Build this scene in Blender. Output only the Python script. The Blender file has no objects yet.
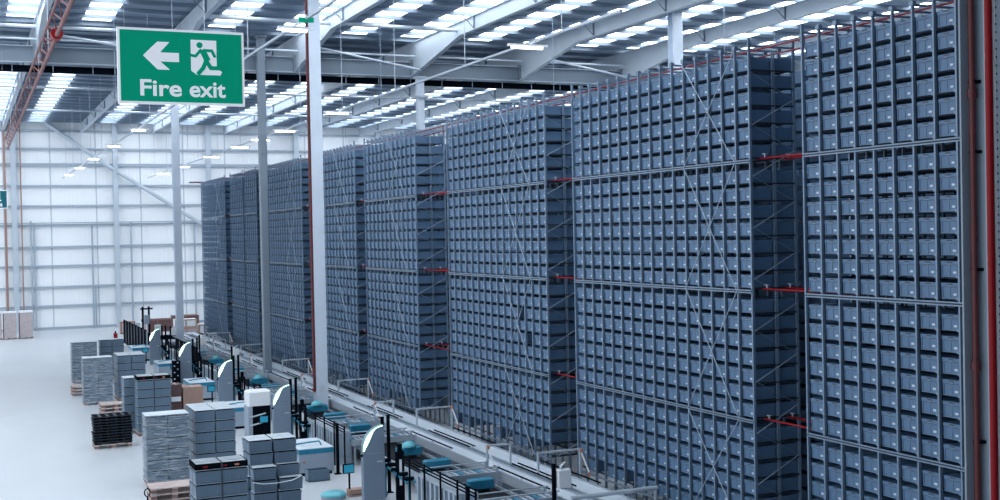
import bpy, math, random
from mathutils import Vector, Matrix
random.seed(7)
scn = bpy.context.scene
COL = scn.collection

# ------------------------------------------------------------------ materials
def mat(name, col, rough=.55, metal=0., bump=None, vary=None, emit=None, estr=0., spec=.5):
    m = bpy.data.materials.new(name); m.use_nodes = True
    nt = m.node_tree; b = nt.nodes['Principled BSDF']
    b.inputs['Base Color'].default_value = (*col, 1)
    b.inputs['Roughness'].default_value = rough
    b.inputs['Metallic'].default_value = metal
    b.inputs['Specular IOR Level'].default_value = spec
    if emit:
        b.inputs['Emission Color'].default_value = (*emit, 1)
        b.inputs['Emission Strength'].default_value = estr
    if vary or bump:
        tc = nt.nodes.new('ShaderNodeTexCoord')
    if vary:
        scale, amt = vary
        mp = nt.nodes.new('ShaderNodeMapping'); mp.inputs['Scale'].default_value = scale if isinstance(scale, tuple) else (scale,)*3
        n = nt.nodes.new('ShaderNodeTexNoise'); n.inputs['Scale'].default_value = 1; n.inputs['Detail'].default_value = 5
        r = nt.nodes.new('ShaderNodeMapRange')
        r.inputs['To Min'].default_value = 1-amt; r.inputs['To Max'].default_value = 1+amt
        r.inputs['From Min'].default_value = .3; r.inputs['From Max'].default_value = .7
        mx = nt.nodes.new('ShaderNodeVectorMath'); mx.operation = 'SCALE'
        mx.inputs[0].default_value = col
        nt.links.new(tc.outputs['Object'], mp.inputs['Vector']); nt.links.new(mp.outputs['Vector'], n.inputs['Vector'])
        nt.links.new(n.outputs['Fac'], r.inputs['Value']); nt.links.new(r.outputs['Result'], mx.inputs['Scale'])
        nt.links.new(mx.outputs['Vector'], b.inputs['Base Color'])
    if bump:
        scale, strength, dist = bump
        mp = nt.nodes.new('ShaderNodeMapping'); mp.inputs['Scale'].default_value = scale if isinstance(scale, tuple) else (scale,)*3
        n = nt.nodes.new('ShaderNodeTexNoise'); n.inputs['Scale'].default_value = 1; n.inputs['Detail'].default_value = 4
        bp = nt.nodes.new('ShaderNodeBump'); bp.inputs['Strength'].default_value = strength; bp.inputs['Distance'].default_value = dist
        nt.links.new(tc.outputs['Object'], mp.inputs['Vector']); nt.links.new(mp.outputs['Vector'], n.inputs['Vector'])
        nt.links.new(n.outputs['Fac'], bp.inputs['Height']); nt.links.new(bp.outputs['Normal'], b.inputs['Normal'])
    return m

M = {}
M['tote'] = mat('tote_plastic', (.083, .163, .282), .5, vary=(3.0, .08))
M['totedark'] = mat('dark_plastic_and_slot_shade', (.03, .05, .08), .6)  # stands in for shade in handle slots; also plain dark parts
M['crate'] = mat('floor_tote_plastic', (.105, .165, .235), .45, vary=(4.0, .07))
M['lid'] = mat('tote_lid_plastic', (.52, .59, .66), .4, vary=(3.0, .08))
M['label'] = mat('paper_label', (.55, .62, .70), .6)
M['post'] = mat('galvanised_upright', (.17, .245, .345), .42, .2, vary=(5.0, .08))
M['bearer'] = mat('shaded_tier_steel', (.022, .032, .045), .6, .1, spec=.2)  # steel coloured near black so the tote gaps read as deep shade
M['rod'] = mat('brace_rod', (.33, .43, .54), .4, .2)
M['steel'] = mat('painted_structural_steel', (.45, .52, .60), .5, vary=(1.5, .04))
M['steelgrey'] = mat('grey_structural_steel', (.165, .21, .265), .5, vary=(1.2, .05))
M['column'] = mat('white_column_paint', (.60, .68, .79), .5, vary=(1.5, .04))
M['columnshade'] = mat('shaded_column_paint', (.23, .285, .35), .5, vary=(1.5, .05))  # column paint darkened, the near column's shade put into the colour
M['purlin'] = mat('galvanised_purlin', (.20, .26, .34), .45, .3, vary=((.6, 6, 6), .15))
M['roof'] = mat('roof_liner_sheet', (.22, .29, .38), .5, vary=((.4, 3, 1), .14))
M['floor'] = mat('sealed_concrete', (.46, .50, .55), .42, vary=((.35, .16, 1), .05), bump=((3, 3, 3), .05, .01))
M['girt'] = mat('wall_rail_steel', (.34, .41, .49), .5)
M['black'] = mat('black_plastic', (.004, .006, .010), .9, spec=.02)
M['blackmetal'] = mat('black_powder_coat', (.004, .006, .011), .9, spec=.02)
M['red'] = mat('sprinkler_red', (.22, .003, .008), .45, spec=.2)
M['darkred'] = mat('oxide_red', (.085, .008, .012), .5, vary=(6., .2))
M['brownred'] = mat('oxide_lattice', (.20, .075, .075), .55, vary=(5., .15))
M['rust'] = mat('brown_riser', (.30, .17, .14), .55)
M['teal'] = mat('teal_paint', (.015, .20, .33), .4)
M['tealdark'] = mat('teal_dark', (.012, .13, .19), .45)
M['cyan'] = mat('cyan_cover', (.10, .44, .52), .4)
M['machine'] = mat('machine_grey', (.30, .37, .46), .4)
M['pylon'] = mat('pylon_grey', (.175, .235, .315), .4)
M['white'] = mat('white_paint', (.78, .82, .87), .4)
M['alu'] = mat('aluminium', (.45, .52, .60), .35, .45)
M['belt'] = mat('pale_belt', (.58, .66, .75), .45, vary=((4, .5, 1), .05))
M['darkbelt'] = mat('dark_belt', (.012, .016, .022), .7, spec=.1)
M['wood'] = mat('pallet_timber', (.47, .40, .385), .7, vary=((3, 20, 3), .2))
M['woodend'] = mat('pallet_block', (.20, .11, .10), .75, vary=(9., .2))
M['card'] = mat('cardboard', (.38, .25, .20), .7, vary=(5., .06))
M['carddark'] = mat('brown_card', (.115, .062, .066), .7, vary=(5., .1))
M['pcard'] = mat('pale_carton', (.45, .40, .42), .7, vary=(4., .1))
M['orange'] = mat('orange_cap', (.55, .20, .10), .4)
M['green'] = mat('sign_green', (.001, .25, .16), .5, spec=.1, emit=(.001, .125, .075), estr=1.0)  # faint glow added to brighten the sign faces
M['greendark'] = mat('sign_teal_green', (.012, .085, .115), .5, spec=.1, emit=(.004, .035, .05), estr=1.0)  # small added glow, as on the large sign
M['signwhite'] = mat('sign_white', (.72, .76, .83), .4, emit=(.8, .86, .95), estr=.42)  # white sign parts given a glow to lift their brightness
M['led'] = mat('led_white', (.9, .95, 1), .4, emit=(.93, 1, .98), estr=4)
M['ledgreen'] = mat('led_green', (.02, .4, .25), .4, emit=(.02, .62, .36), estr=.45)
M['lamp'] = mat('lamp_tube', (.9, .95, 1), .4, emit=(.95, .97, 1), estr=7)
M['sky'] = mat('skylight_pane', (.8, .87, .95), .4, emit=(.92, .97, 1.0), estr=6.0)
M['screen'] = mat('screen_blue', (.02, .25, .4), .3, emit=(.03, .3, .45), estr=.3)
M['tray'] = mat('cable_tray', (.78, .84, .9), .5)
def film_mat():
    m = bpy.data.materials.new('stretch_film'); m.use_nodes = True
    nt = m.node_tree; b = nt.nodes['Principled BSDF']; out = nt.nodes['Material Output']
    b.inputs['Base Color'].default_value = (.42, .50, .59, 1); b.inputs['Roughness'].default_value = .16
    tc = nt.nodes.new('ShaderNodeTexCoord'); mp = nt.nodes.new('ShaderNodeMapping'); mp.inputs['Scale'].default_value = (2.2, 2.2, 26)
    mp.inputs['Rotation'].default_value = (0, .10, 0)
    n = nt.nodes.new('ShaderNodeTexNoise'); n.inputs['Scale'].default_value = 1.0; n.inputs['Detail'].default_value = 6; n.inputs['Distortion'].default_value = .6
    bp = nt.nodes.new('ShaderNodeBump'); bp.inputs['Strength'].default_value = 1.0; bp.inputs['Distance'].default_value = .09
    tr = nt.nodes.new('ShaderNodeBsdfTransparent'); mx = nt.nodes.new('ShaderNodeMixShader')
    rg = nt.nodes.new('ShaderNodeMapRange'); rg.inputs['From Min'].default_value = .44; rg.inputs['From Max'].default_value = .64
    rg.inputs['To Min'].default_value = .10; rg.inputs['To Max'].default_value = .90
    L = nt.links.new
    L(tc.outputs['Object'], mp.inputs['Vector']); L(mp.outputs['Vector'], n.inputs['Vector'])
    L(n.outputs['Fac'], bp.inputs['Height']); L(bp.outputs['Normal'], b.inputs['Normal'])
    L(n.outputs['Fac'], rg.inputs['Value']); L(rg.outputs['Result'], mx.inputs['Fac'])
    L(tr.outputs[0], mx.inputs[1]); L(b.outputs[0], mx.inputs[2]); L(mx.outputs[0], out.inputs['Surface'])
    return m
M['film'] = film_mat(); M['filmtop'] = mat('gathered_film', (.55, .63, .72), .3, bump=((6, 6, 6), .8, .04))
def wall_mat():
    m = bpy.data.materials.new('wall_cladding'); m.use_nodes = True
    nt = m.node_tree; b = nt.nodes['Principled BSDF']; L = nt.links.new
    b.inputs['Roughness'].default_value = .5
    tc = nt.nodes.new('ShaderNodeTexCoord'); sp = nt.nodes.new('ShaderNodeSeparateXYZ'); L(tc.outputs['Object'], sp.inputs[0])
    # panel joints every 3.55 m as thin darker lines, shallow vertical ribs as bump
    a = nt.nodes.new('ShaderNodeMath'); a.operation = 'MULTIPLY_ADD'; a.inputs[1].default_value = 1/3.55; a.inputs[2].default_value = .13; L(sp.outputs['X'], a.inputs[0])
    f = nt.nodes.new('ShaderNodeMath'); f.operation = 'FRACT'; L(a.outputs[0], f.inputs[0])
    l = nt.nodes.new('ShaderNodeMath'); l.operation = 'LESS_THAN'; l.inputs[1].default_value = .03; L(f.outputs[0], l.inputs[0])
    mix = nt.nodes.new('ShaderNodeMix'); mix.data_type = 'RGBA'
    mix.inputs[6].default_value = (.83, .865, .91, 1); mix.inputs[7].default_value = (.52, .565, .63, 1)
    L(l.outputs[0], mix.inputs[0]); L(mix.outputs[2], b.inputs['Base Color'])
    w = nt.nodes.new('ShaderNodeMath'); w.operation = 'MULTIPLY'; w.inputs[1].default_value = 2*math.pi/.3; L(sp.outputs['X'], w.inputs[0])
    s = nt.nodes.new('ShaderNodeMath'); s.operation = 'SINE'; L(w.outputs[0], s.inputs[0])
    bp = nt.nodes.new('ShaderNodeBump'); bp.inputs['Strength'].default_value = .25; bp.inputs['Distance'].default_value = .02
    L(s.outputs[0], bp.inputs['Height']); L(bp.outputs['Normal'], b.inputs['Normal'])
    return m
M['wall'] = wall_mat()

# ------------------------------------------------------------------ mesh builder
class MB:
    def __init__(s): s.v = []; s.f = []; s.mi = []; s.mats = []
    def _m(s, m):
        if m not in s.mats: s.mats.append(m)
        return s.mats.index(m)
    def add(s, vs, fs, m):
        o = len(s.v); s.v += [tuple(v) for v in vs]; k = s._m(m)
        for f in fs: s.f.append([i+o for i in f]); s.mi.append(k)
        return s
    def box(s, x0, x1, y0, y1, z0, z1, m, tx=0., ty=0.):
        # tx, ty: inset of the bottom on each side (taper)
        vs = [(x0+tx, y0+ty, z0), (x1-tx, y0+ty, z0), (x1-tx, y1-ty, z0), (x0+tx, y1-ty, z0), (x0, y0, z1), (x1, y0, z1), (x1, y1, z1), (x0, y1, z1)]
        return s.add(vs, [(3, 2, 1, 0), (4, 5, 6, 7), (0, 1, 5, 4), (1, 2, 6, 5), (2, 3, 7, 6), (3, 0, 4, 7)], m)
    def bbox(s, x0, x1, y0, y1, z0, z1, m, c=.01):
        # box with chamfered vertical edges and top edge
        pts = [(x0+c, y0), (x1-c, y0), (x1, y0+c), (x1, y1-c), (x1-c, y1), (x0+c, y1), (x0, y1-c), (x0, y0+c)]
        cx, cy = (x0+x1)/2, (y0+y1)/2
        ins = [(x-math.copysign(c, x-cx), y-math.copysign(c, y-cy)) for x, y in pts]
        vs = [(x, y, z0) for x, y in pts]+[(x, y, z1-c) for x, y in pts]+[(x, y, z1) for x, y in ins]
        fs = [tuple(range(7, -1, -1)), tuple(range(16, 24))]
        for i in range(8):
            j = (i+1) % 8
            fs += [(i, j, j+8, i+8), (i+8, j+8, j+16, i+16)]
        return s.add(vs, fs, m)
    def tube(s, a, b, r, m, n=8, r2=None):
        a, b = Vector(a), Vector(b); d = (b-a).normalized()
        u = d.orthogonal().normalized(); w = d.cross(u); r2 = r if r2 is None else r2
        vs = [a+(u*math.cos(t)+w*math.sin(t))*r for t in [2*math.pi*i/n for i in range(n)]]
        vs += [b+(u*math.cos(t)+w*math.sin(t))*r2 for t in [2*math.pi*i/n for i in range(n)]]
        fs = [(i, (i+1) % n, (i+1) % n+n, i+n) for i in range(n)]+[tuple(range(n-1, -1, -1)), tuple(range(n, 2*n))]
        return s.add(vs, fs, m)
    def bar(s, a, b, w, h, m, up=(0, 0, 1)):
        a, b = Vector(a), Vector(b); d = (b-a).normalized(); u = d.cross(Vector(up))
        if u.length < 1e-4: u = d.cross(Vector((1, 0, 0)))
        u.normalize(); v = u.cross(d)
        c = [(-1, -1), (1, -1), (1, 1), (-1, 1)]
        vs = [a+u*(w/2*i)+v*(h/2*j) for i, j in c]+[b+u*(w/2*i)+v*(h/2*j) for i, j in c]
        return s.add(vs, [(3, 2, 1, 0), (4, 5, 6, 7), (0, 1, 5, 4), (1, 2, 6, 5), (2, 3, 7, 6), (3, 0, 4, 7)], m)
    def prism(s, pts, axis, a, b, m):
        # closed 2-D outline swept from a to b along axis ('x': pts=(y,z); 'y': pts=(x,z); 'z': pts=(x,y))
        def P(p, t): return (t, p[0], p[1]) if axis == 'x' else (p[0], t, p[1]) if axis == 'y' else (p[0], p[1], t)
        n = len(pts); vs = [P(p, a) for p in pts]+[P(p, b) for p in pts]
        return s.add(vs, [tuple(range(n)), tuple(range(2*n-1, n-1, -1))]+[(i, (i+1) % n, (i+1) % n+n, i+n) for i in range(n)], m)
    def dome(s, c, r, h, m, n=14, k=5):
        vs = []; fs = []
        for j in range(k):
            t = j/k*math.pi/2
            vs += [(c[0]+r*math.cos(t)*math.cos(2*math.pi*i/n), c[1]+r*math.cos(t)*math.sin(2*math.pi*i/n), c[2]+h*math.sin(t)) for i in range(n)]
        vs.append((c[0], c[1], c[2]+h))
        for j in range(k-1):
            fs += [(j*n+i, j*n+(i+1) % n, (j+1)*n+(i+1) % n, (j+1)*n+i) for i in range(n)]
        fs += [((k-1)*n+i, (k-1)*n+(i+1) % n, k*n) for i in range(n)]; fs.append(tuple(range(n-1, -1, -1)))
        return s.add(vs, fs, m)
    def mesh(s, name, off=(0, 0, 0)):
        me = bpy.data.meshes.new(name)
        me.from_pydata([(x-off[0], y-off[1], z-off[2]) for x, y, z in s.v], [], s.f)
        for m in s.mats: me.materials.append(m)
        me.polygons.foreach_set('material_index', s.mi)
        me.update(); return me

def link(name, me, parent=None, loc=(0, 0, 0)):
    o = bpy.data.objects.new(name, me); COL.objects.link(o)
    if parent is not None: o.parent = parent
    o.location = loc; return o
def tag(o, label, cat, group=None, kind=None):
    o['label'] = label; o['category'] = cat
    if group: o['group'] = group
    if kind: o['kind'] = kind
    return o
def thing(name, label, cat, loc=(0, 0, 0), group=None):
    return tag(link(name, None, None, loc), label, cat, group)
def part(name, mb, parent, label=None):
    # mb in world coordinates, parent unrotated
    p = Vector((0, 0, 0)); q = parent
    while q is not None: p += q.location; q = q.parent
    o = link(name, mb.mesh(name, p), parent)
    if label: o['label'] = label
    return o
def solid(name, mb, label, cat, group=None, loc=None):
    # a thing that is one mesh
    loc = loc or (0, 0, 0)
    return tag(link(name, mb.mesh(name, loc), None, loc), label, cat, group)
def struct(name, mb, label=None, cat=None, group=None):
    o = link(name, mb.mesh(name)); o['kind'] = 'structure'
    if label: o['label'] = label
    if cat: o['category'] = cat
    if group: o['group'] = group
    return o
def kids(o): return [c for c in ALLKIDS.get(o.name, [])]
ALLKIDS = {}
def reg(root):
    for o in scn.objects:
        if o.parent is root:
            ALLKIDS.setdefault(root.name, []).append(o); reg(o)
def copy_tree(o, parent=None):
    c = o.copy(); COL.objects.link(c); c.parent = parent
    for ch in list(ALLKIDS.get(o.name, [])): copy_tree(ch, c)
    return c
ORD = ['', 'first', 'second', 'third', 'fourth', 'fifth', 'sixth', 'seventh', 'eighth', 'ninth', 'tenth', 'eleventh', 'twelfth', 'thirteenth', 'fourteenth',
       'fifteenth', 'sixteenth', 'seventeenth', 'eighteenth', 'nineteenth', 'twentieth', 'twenty-first', 'twenty-second', 'twenty-third', 'twenty-fourth',
       'twenty-fifth', 'twenty-sixth', 'twenty-seventh']

# ------------------------------------------------------------------ camera
CAMH = 7.2
f = 1190.
Yc = Vector((-538, 6.5, -f)).normalized()
Xc = Vector(((f*f+6.5*70)/538, 70, -f)).normalized()
Zc = Xc.cross(Yc)
RW = Matrix((Xc, Yc, Zc))            # rows: world axes seen in the camera frame = camera to world rotation
cam = bpy.data.cameras.new('camera'); co = bpy.data.objects.new('camera', cam); COL.objects.link(co)
co.matrix_world = Matrix.Translation((0, 0, CAMH)) @ RW.to_4x4()
cam.sensor_width = 36; cam.lens = 36*f/1000; cam.clip_end = 400; cam.clip_start = .1
scn.camera = co
def proj(p):
    c = RW.transposed() @ (Vector(p)-Vector((0, 0, CAMH)))
    return 500+f*c.x/-c.z, 250-f*c.y/-c.z

# ------------------------------------------------------------------ setting
WY = 103.7; ROOF = 17.0
struct('floor', MB().box(-14, 62, -14, WY+.3, -.3, 0, M['floor']))
struct('wall_far', MB().box(-14, 62, WY, WY+.25, 0, 18.2, M['wall']))
for i, z in enumerate((1.93, 3.48, 5.2, 6.75, 8.55, 10.1, 11.74, 13.46, 14.76, 16.23)):
    h = .13 if z == 13.46 else .085
    struct('trim_%d' % (i+1), MB().prism([(WY-.2, z-h), (WY, z-h), (WY, z-h+.03), (WY-.17, z-h+.03), (WY-.17, z+h-.02), (WY-.005, z+h-.02), (WY-.005, z+h), (WY-.2, z+h)], 'x', -14, 62, M['girt']))
struct('wall_near', MB().box(-14, 60, -14.2, -14, 0, ROOF, M['steelgrey']))  # unseen wall, added and kept dark to cut light from behind the camera
struct('light_block_end', MB().box(16.7, 25, 85.0, 85.15, 0, 10.9, M['steelgrey']))  # hidden panel added to stop light leaking past the rack row end
struct('light_block_rear', MB().box(25.0, 25.2, 8, 88, 0, 11.0, M['steelgrey']))  # hidden dark panel added to block light showing through the tote gaps
struct('wall_right', MB().box(60, 60.2, -14, WY, 0, ROOF, M['wall']))  # wall added to shut out daylight from behind the racks
struct('baseboard_far', MB().box(-14, 62, WY-.06, WY, 0, .22, M['girt']))
# roof: sheets between the skylight strips
SX = [-3.3, -.2, 2.6, 5.7, 11.2, 14.4, 17.6, 20.6, 24.2, 27.3, 30.4, 33.5, 36.6, 39.7, 42.8, 46, 49.5, 53]
SW = .62
YS = [(20, 55.8), (72.6, 102.5)]
rb = MB(); edges = [-6]
for x in SX: edges += [x-SW, x+SW]
edges.append(62)
for i in range(0, len(edges), 2): rb.box(edges[i], edges[i+1], -14, WY+.2, ROOF, ROOF+.12, M['roof'])
for x in SX:
    for a, b in ((-14, 20), (55.8, 72.6), (102.5, WY+.2)): rb.box(x-SW, x+SW, a, b, ROOF, ROOF+.12, M['roof'])
struct('ceiling', rb)
n = 0
for x in SX:
    for a, b in YS:
        n += 1
        struct('window_%d' % n, MB().box(x-SW, x+SW, a, b, ROOF+.03, ROOF+.09, M['sky']), 'long daylight strip between the grey roof sheets', 'skylight', 'roof skylight strips')
# purlins across the building
y = 32.0
while y < WY:
    for z0 in (ROOF-.17,):
        struct('roof_purlin', MB().prism([(y, z0), (y+.09, z0), (y+.09, z0+.03), (y+.025, z0+.03), (y+.025, ROOF), (y, ROOF)], 'x', -6, 60, M['purlin']), 'slim grey purlin running across under the roof sheets', 'purlin', 'roof purlins')
    y += 1.85
# rafters with haunches at the valley beam
BY = 56.5
RX = [-2.8, 3.2, 9.2, 14.9, 20.9, 26.9, 33., 39., 45.]
RL = ['rafter over the bare floor side', 'pale steel rafter beside the red lattice pipe run', 'pale steel rafter above the green exit sign', 'pale steel rafter above the tall white column',
      'pale steel rafter landing on the slim column behind the racks', 'pale steel rafter second beyond the slim column', 'pale steel rafter third beyond the slim column', 'pale steel rafter fourth beyond the slim column', 'pale steel rafter beyond all others']
for i, x in enumerate(RX):
    r = thing('roof_rafter', RL[i], 'rafter', (x, BY, 16.2), 'roof rafters'); r['kind'] = 'structure'
    w = MB(); zb, zt, hb = 16.2, 16.83, 15.17
    out = [(28, zb), (BY-6.5, zb), (BY-.12, hb), (BY+.12, hb), (BY+6.5, zb), (WY-.2, zb), (WY-.2, zt), (28, zt)]
    w.prism([(p[0], p[1]) for p in out], 'x', x-.02, x+.02, M['steel'])
    part('web', w, r)
    fl = MB(); bot = out[:6]
    for a, b in zip(bot[:-1], bot[1:]):
        fl.bar((x, a[0], a[1]), (x, b[0], b[1]), .24, .035, M['steel'])
    part('bottom_flange', fl, r)
    part('top_flange', MB().box(x-.12, x+.12, 28, WY-.2, zt-.03, zt, M['steel']), r)
    yy = 36.
    while yy < WY-4:
        if abs(yy-BY) > 3:
            part('fly_brace', MB().bar((x-.05, yy, zb+.02), (x-.62, yy+.1, zt+.02), .035, .035, M['steelgrey']), r)
            part('stiffener', MB().box(x-.11, x+.11, yy-.008, yy+.008, zb, zt, M['steelgrey']), r)
        yy += 6.2
# valley beam
vb = thing('valley_beam', 'deep grey steel beam crossing the hall under the rafters', 'beam', (20, BY, 15.15)); vb['kind'] = 'structure'
part('web', MB().box(-12, 60, BY-.02, BY+.02, 15.15, 15.85, M['steelgrey']), vb)
part('bottom_flange', MB().box(-12, 60, BY-.16, BY+.16, 15.12, 15.155, M['steel']), vb)
part('top_flange', MB().box(-12, 60, BY-.16, BY+.16, 15.84, 15.87, M['steel']), vb)
for x in RX:
    part('end_plate', MB().box(x-.14, x+.14, BY-.18, BY+.18, 15.15, 15.95, M['steelgrey']), vb)
dp = thing('drain_pipe', 'black drain pipe hung under the deep cross beam', 'pipe', (20, BY+.5, 14.95))
part('pipe', MB().tube((-12, BY+.5, 14.93), (60, BY+.5, 14.93), .155, M['black'], 12), dp)
for i in range(34):
    x = -8+i*1.7
    part('hanger', MB().bar((x, BY+.33, 14.78), (x, BY+.33, 15.12), .03, .02, M['alu'], up=(0, 1, 0)), dp)
# roof struts and wind bracing tubes
def strut(a, b, r, lab, m='steel'):
    o = struct('roof_strut', MB().tube(a, b, r, M[m], 10), lab, 'strut')
for a, b, r, l in [((-9, 54.8, 16.45), (9.2, 54.8, 16.45), .08, 'white tube strut crossing above the red lattice pipe run'),
                   ((9.2, 50.5, 16.5), (20.9, 50.5, 16.5), .09, 'white tube strut behind the tall white column near the roof'),
                   ((14.9, 55.2, 16.3), (20.9, 55.2, 15.3), .06, 'pale slanting brace between column and slim column above the beam'),
                   ((26.9, 55.2, 16.3), (33, 55.2, 15.3), .06, 'pale slanting brace above the beam beside the big lamp'),
                   ((3.2, 55.2, 16.3), (9.2, 55.2, 15.5), .06, 'pale slanting brace above the beam near the exit sign'),
                   ((-8, 56, 16.1), (60, 56, 16.1), .05, 'thin pale tie running along the deep beam'),
                   ((-9, 75, 16.3), (40, 75, 16.3), .07, 'pale tube strut beyond the deep beam'),
                   ((-9, 88, 16.3), (40, 88, 16.3), .07, 'pale tube strut near the panelled wall')]:
    strut(a, b, r, l)
for i, z in enumerate((17.05, 17.6)):
    struct('eaves_beam', MB().box(-12, 60, WY-.5, WY-.2, z-.12, z+.1, M['steelgrey']), ['lower', 'upper'][i]+' grey beam along the top of the panelled wall', 'beam')

# columns
def icol(x, y, h, d, w, label, m='column', t=.03, name='steel_column'):
    c = thing(name, label, 'column', (x, y, 0)); c['kind'] = 'structure'
    part('flange', MB().box(x-w/2, x+w/2, y-d/2, y-d/2+t, 0, h, M[m]), c)
    part('flange', MB().box(x-w/2, x+w/2, y+d/2-t, y+d/2, 0, h, M[m]), c)
    part('web', MB().box(x-.012, x+.012, y-d/2+t, y+d/2-t, 0, h, M[m]), c)
    part('base_plate', MB().box(x-w/2-.08, x+w/2+.08, y-d/2-.08, y+d/2+.08, 0, .03, M[m]), c)
    return c
CX = 12.65
near = icol(CX, 11.97, ROOF, .46, .46, 'large steel column cropped at the frame edge with red pipes', 'columnshade')
mid = icol(CX, 45.3, ROOF, .46, .46, 'tall white steel column rising before the stacked racks')
part('number_plate', MB().box(CX-.09, CX+.09, 45.06, 45.068, 1.15, 1.4, M['label']), mid)
far = icol(CX, 78.3, ROOF, .46, .46, 'white steel column under the exit sign')
icol(29.4, 45.5, ROOF, .46, .5, 'white steel column standing behind the racks near the roof')
def sqcol(x, y, h, w, label, m='steelgrey'):
    c = thing('steel_column', label, 'column', (x, y, 0)); c['kind'] = 'structure'
    part('shaft', MB().bbox(x-w/2, x+w/2, y-w/2, y+w/2, 0, h, M[m], .03), c)
    part('base_plate', MB().box(x-w/2-.1, x+w/2+.1, y-w/2-.1, y+w/2+.1, 0, .03, M[m]), c)
    part('cap_plate', MB().box(x-w/2-.09, x+w/2+.09, y-w/2-.09, y+w/2+.09, h-.1, h, M[m]), c)
    return c
sqcol(13.1, 56.1, 16.75, .36, 'slim grey column between the exit sign and white column')
sqcol(21.15, 56.2, 15.12, .36, 'slim white column behind the racks under the deep beam', 'column')
part('clamp', MB().box(20.8, 21.5, 55.9, 56.5, 14.05, 14.15, M['steel']), bpy.data.objects['steel_column.005'])
for i, x in enumerate((3.9, 11.75, 19.4, 27.1, 34.7, 42.4)):
    o = struct('wall_column', MB().box(x-.2, x+.2, WY-.5, WY-.22, 0, 17.0, M['steel']), ['white wall post beside the brown risers', 'white wall post between the tote stacks and black fence', 'white wall post just beyond the rack end', 'white wall post above the racks beside the white column', 'white wall post above the racks behind the braces', 'white wall post hidden furthest along the wall'][i], 'column')
for i, (x, z1) in enumerate(((5.1, 8.9), (5.35, 8.7), (9.8, 8.6), (9.98, 3.4), (12.9, 8.7), (18.1, 8.6))):
    struct('trim_%d' % (20+i), MB().box(x-.07, x+.07, WY-.36, WY-.24, 0, z1, M['girt']))
struct('trim_30', MB().box(-6, 24, WY-.36, WY-.3, 8.68, 8.76, M['girt']))
struct('trim_31', MB().tube((3.2, WY-.55, 19.2), (11.6, WY-.55, 13.05), .16, M['steel'], 10))
struct('trim_32', MB().tube((11.9, WY-.55, 12.9), (27, WY-.55, 3.0), .16, M['steel'], 10))
for x, r, l in ((3.23, .09, 'brown vertical pipe behind the small exit sign'), (4.42, .05, 'thin brown vertical pipe beside the white wall post')):
    solid('riser_pipe', MB().tube((x, WY-.6, 0), (x, WY-.6, 17.), r, M['rust'], 10), l, 'pipe')
rp = solid('feed_pipe', MB().tube((17.7, WY-.7, 12.0), (25, WY-.7, 12.0), .06, M['darkred']).tube((18.9, WY-.7, 12.0), (18.9, WY-.7, 11.0), .06, M['darkred']), 'thin red pipe on the panelled wall above the rack end', 'pipe')

# ------------------------------------------------------------------ pipes on columns and in the roof
pt = thing('fire_pipe', 'bright red pipe running down the cropped column edge', 'pipe', (CX-.2, 11.62, 0))
part('pipe', MB().tube((CX-.245, 11.67, 0), (CX-.245, 11.67, ROOF), .05, M['red'], 14), pt)
for z in (4., 6.7, 9.4, 12.): part('bracket', MB().box(CX-.235, CX-.20, 11.66, 11.75, z, z+.05, M['alu']), pt)
pt = thing('fire_pipe', 'dark red pipe in the recess of the cropped column', 'pipe', (CX-.15, 12.0, 0))
part('pipe', MB().tube((CX-.11, 12.09, 0), (CX-.11, 12.09, ROOF), .045, M['darkred'], 14), pt)
for z in (5.2, 8.9): part('coupling', MB().tube((CX-.11, 12.09, z), (CX-.11, 12.09, z+.12), .065, M['darkred'], 14), pt)
for z in (4.2, 6.55, 8.15, 9.1): part('clip', MB().box(CX-.12, CX-.012, 12.02, 12.15, z, z+.04, M['black']), pt)
tr = thing('cable_tray', 'perforated pale cable tray beside the bright red pipe', 'cable tray', (CX+.13, 11.7, 0))
part('tray', MB().box(CX-.16, CX+.16, 11.68, 11.69, 0, ROOF, M['tray']).box(CX-.16, CX-.15, 11.64, 11.69, 0, ROOF, M['tray']), tr)
hb = MB()
z = 3.
hd = MB()
while z < 12:
    for k in (0, 1):
        hd.box(CX-.12+k*.1, CX-.09+k*.1, 11.675, 11.6801, z, z+.03, M['totedark'])
    z += .11
o = part('perforation_pattern', hd, tr); o['kind'] = 'stuff'
pt = thing('fire_pipe', 'slim dark red pipe up the tall white column', 'pipe', (CX-.26, 45.2, 0))
part('pipe', MB().tube((CX-.27, 45.18, 1.2), (CX-.27, 45.18, ROOF), .06, M['darkred'], 10), pt)
part('elbow', MB().tube((CX-.27, 45.18, 1.2), (CX-.27, 45.45, 1.2), .06, M['red'], 10), pt)
# red lattice run under the roof
lt = thing('sprinkler_main', 'red lattice pipe run under the roof beside a rafter', 'pipe', (3.08, 60, 14.2))
for k, (dx, dz) in enumerate(((-.22, .35), (.22, .35), (0, -.15))):
    part('pipe', MB().tube((3.08+dx, 34, 14.35+dz), (3.08+dx, 90, 13.95+dz), .05 if k < 2 else .075, M['brownred'], 8), lt)
zz = MB(); yy = 34; s = 1
q = lambda Y: 14.35-(Y-34)/56*.4
for k in range(46):
    a = (3.08-.22, yy, q(yy)+.35) if s > 0 else (3.08, yy, q(yy)-.15)
    b = (3.08, yy+1.2, q(yy+1.2)-.15) if s > 0 else (3.08-.22, yy+1.2, q(yy+1.2)+.35)
    zz.tube(a, b, .025, M['brownred'], 6); yy += 1.2; s = -s
part('lattice', zz, lt)
part('collar', MB().tube((3.08, 42.6, 14.2), (3.08, 43.2, 14.2), .2, M['red'], 12), lt)

for yy in (38, 47, 53, 60, 68, 76, 84): part('hanger_rod', MB().tube((3.08, yy, 14.2), (3.08, yy, ROOF), .018, M['alu'], 6), lt)

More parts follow.
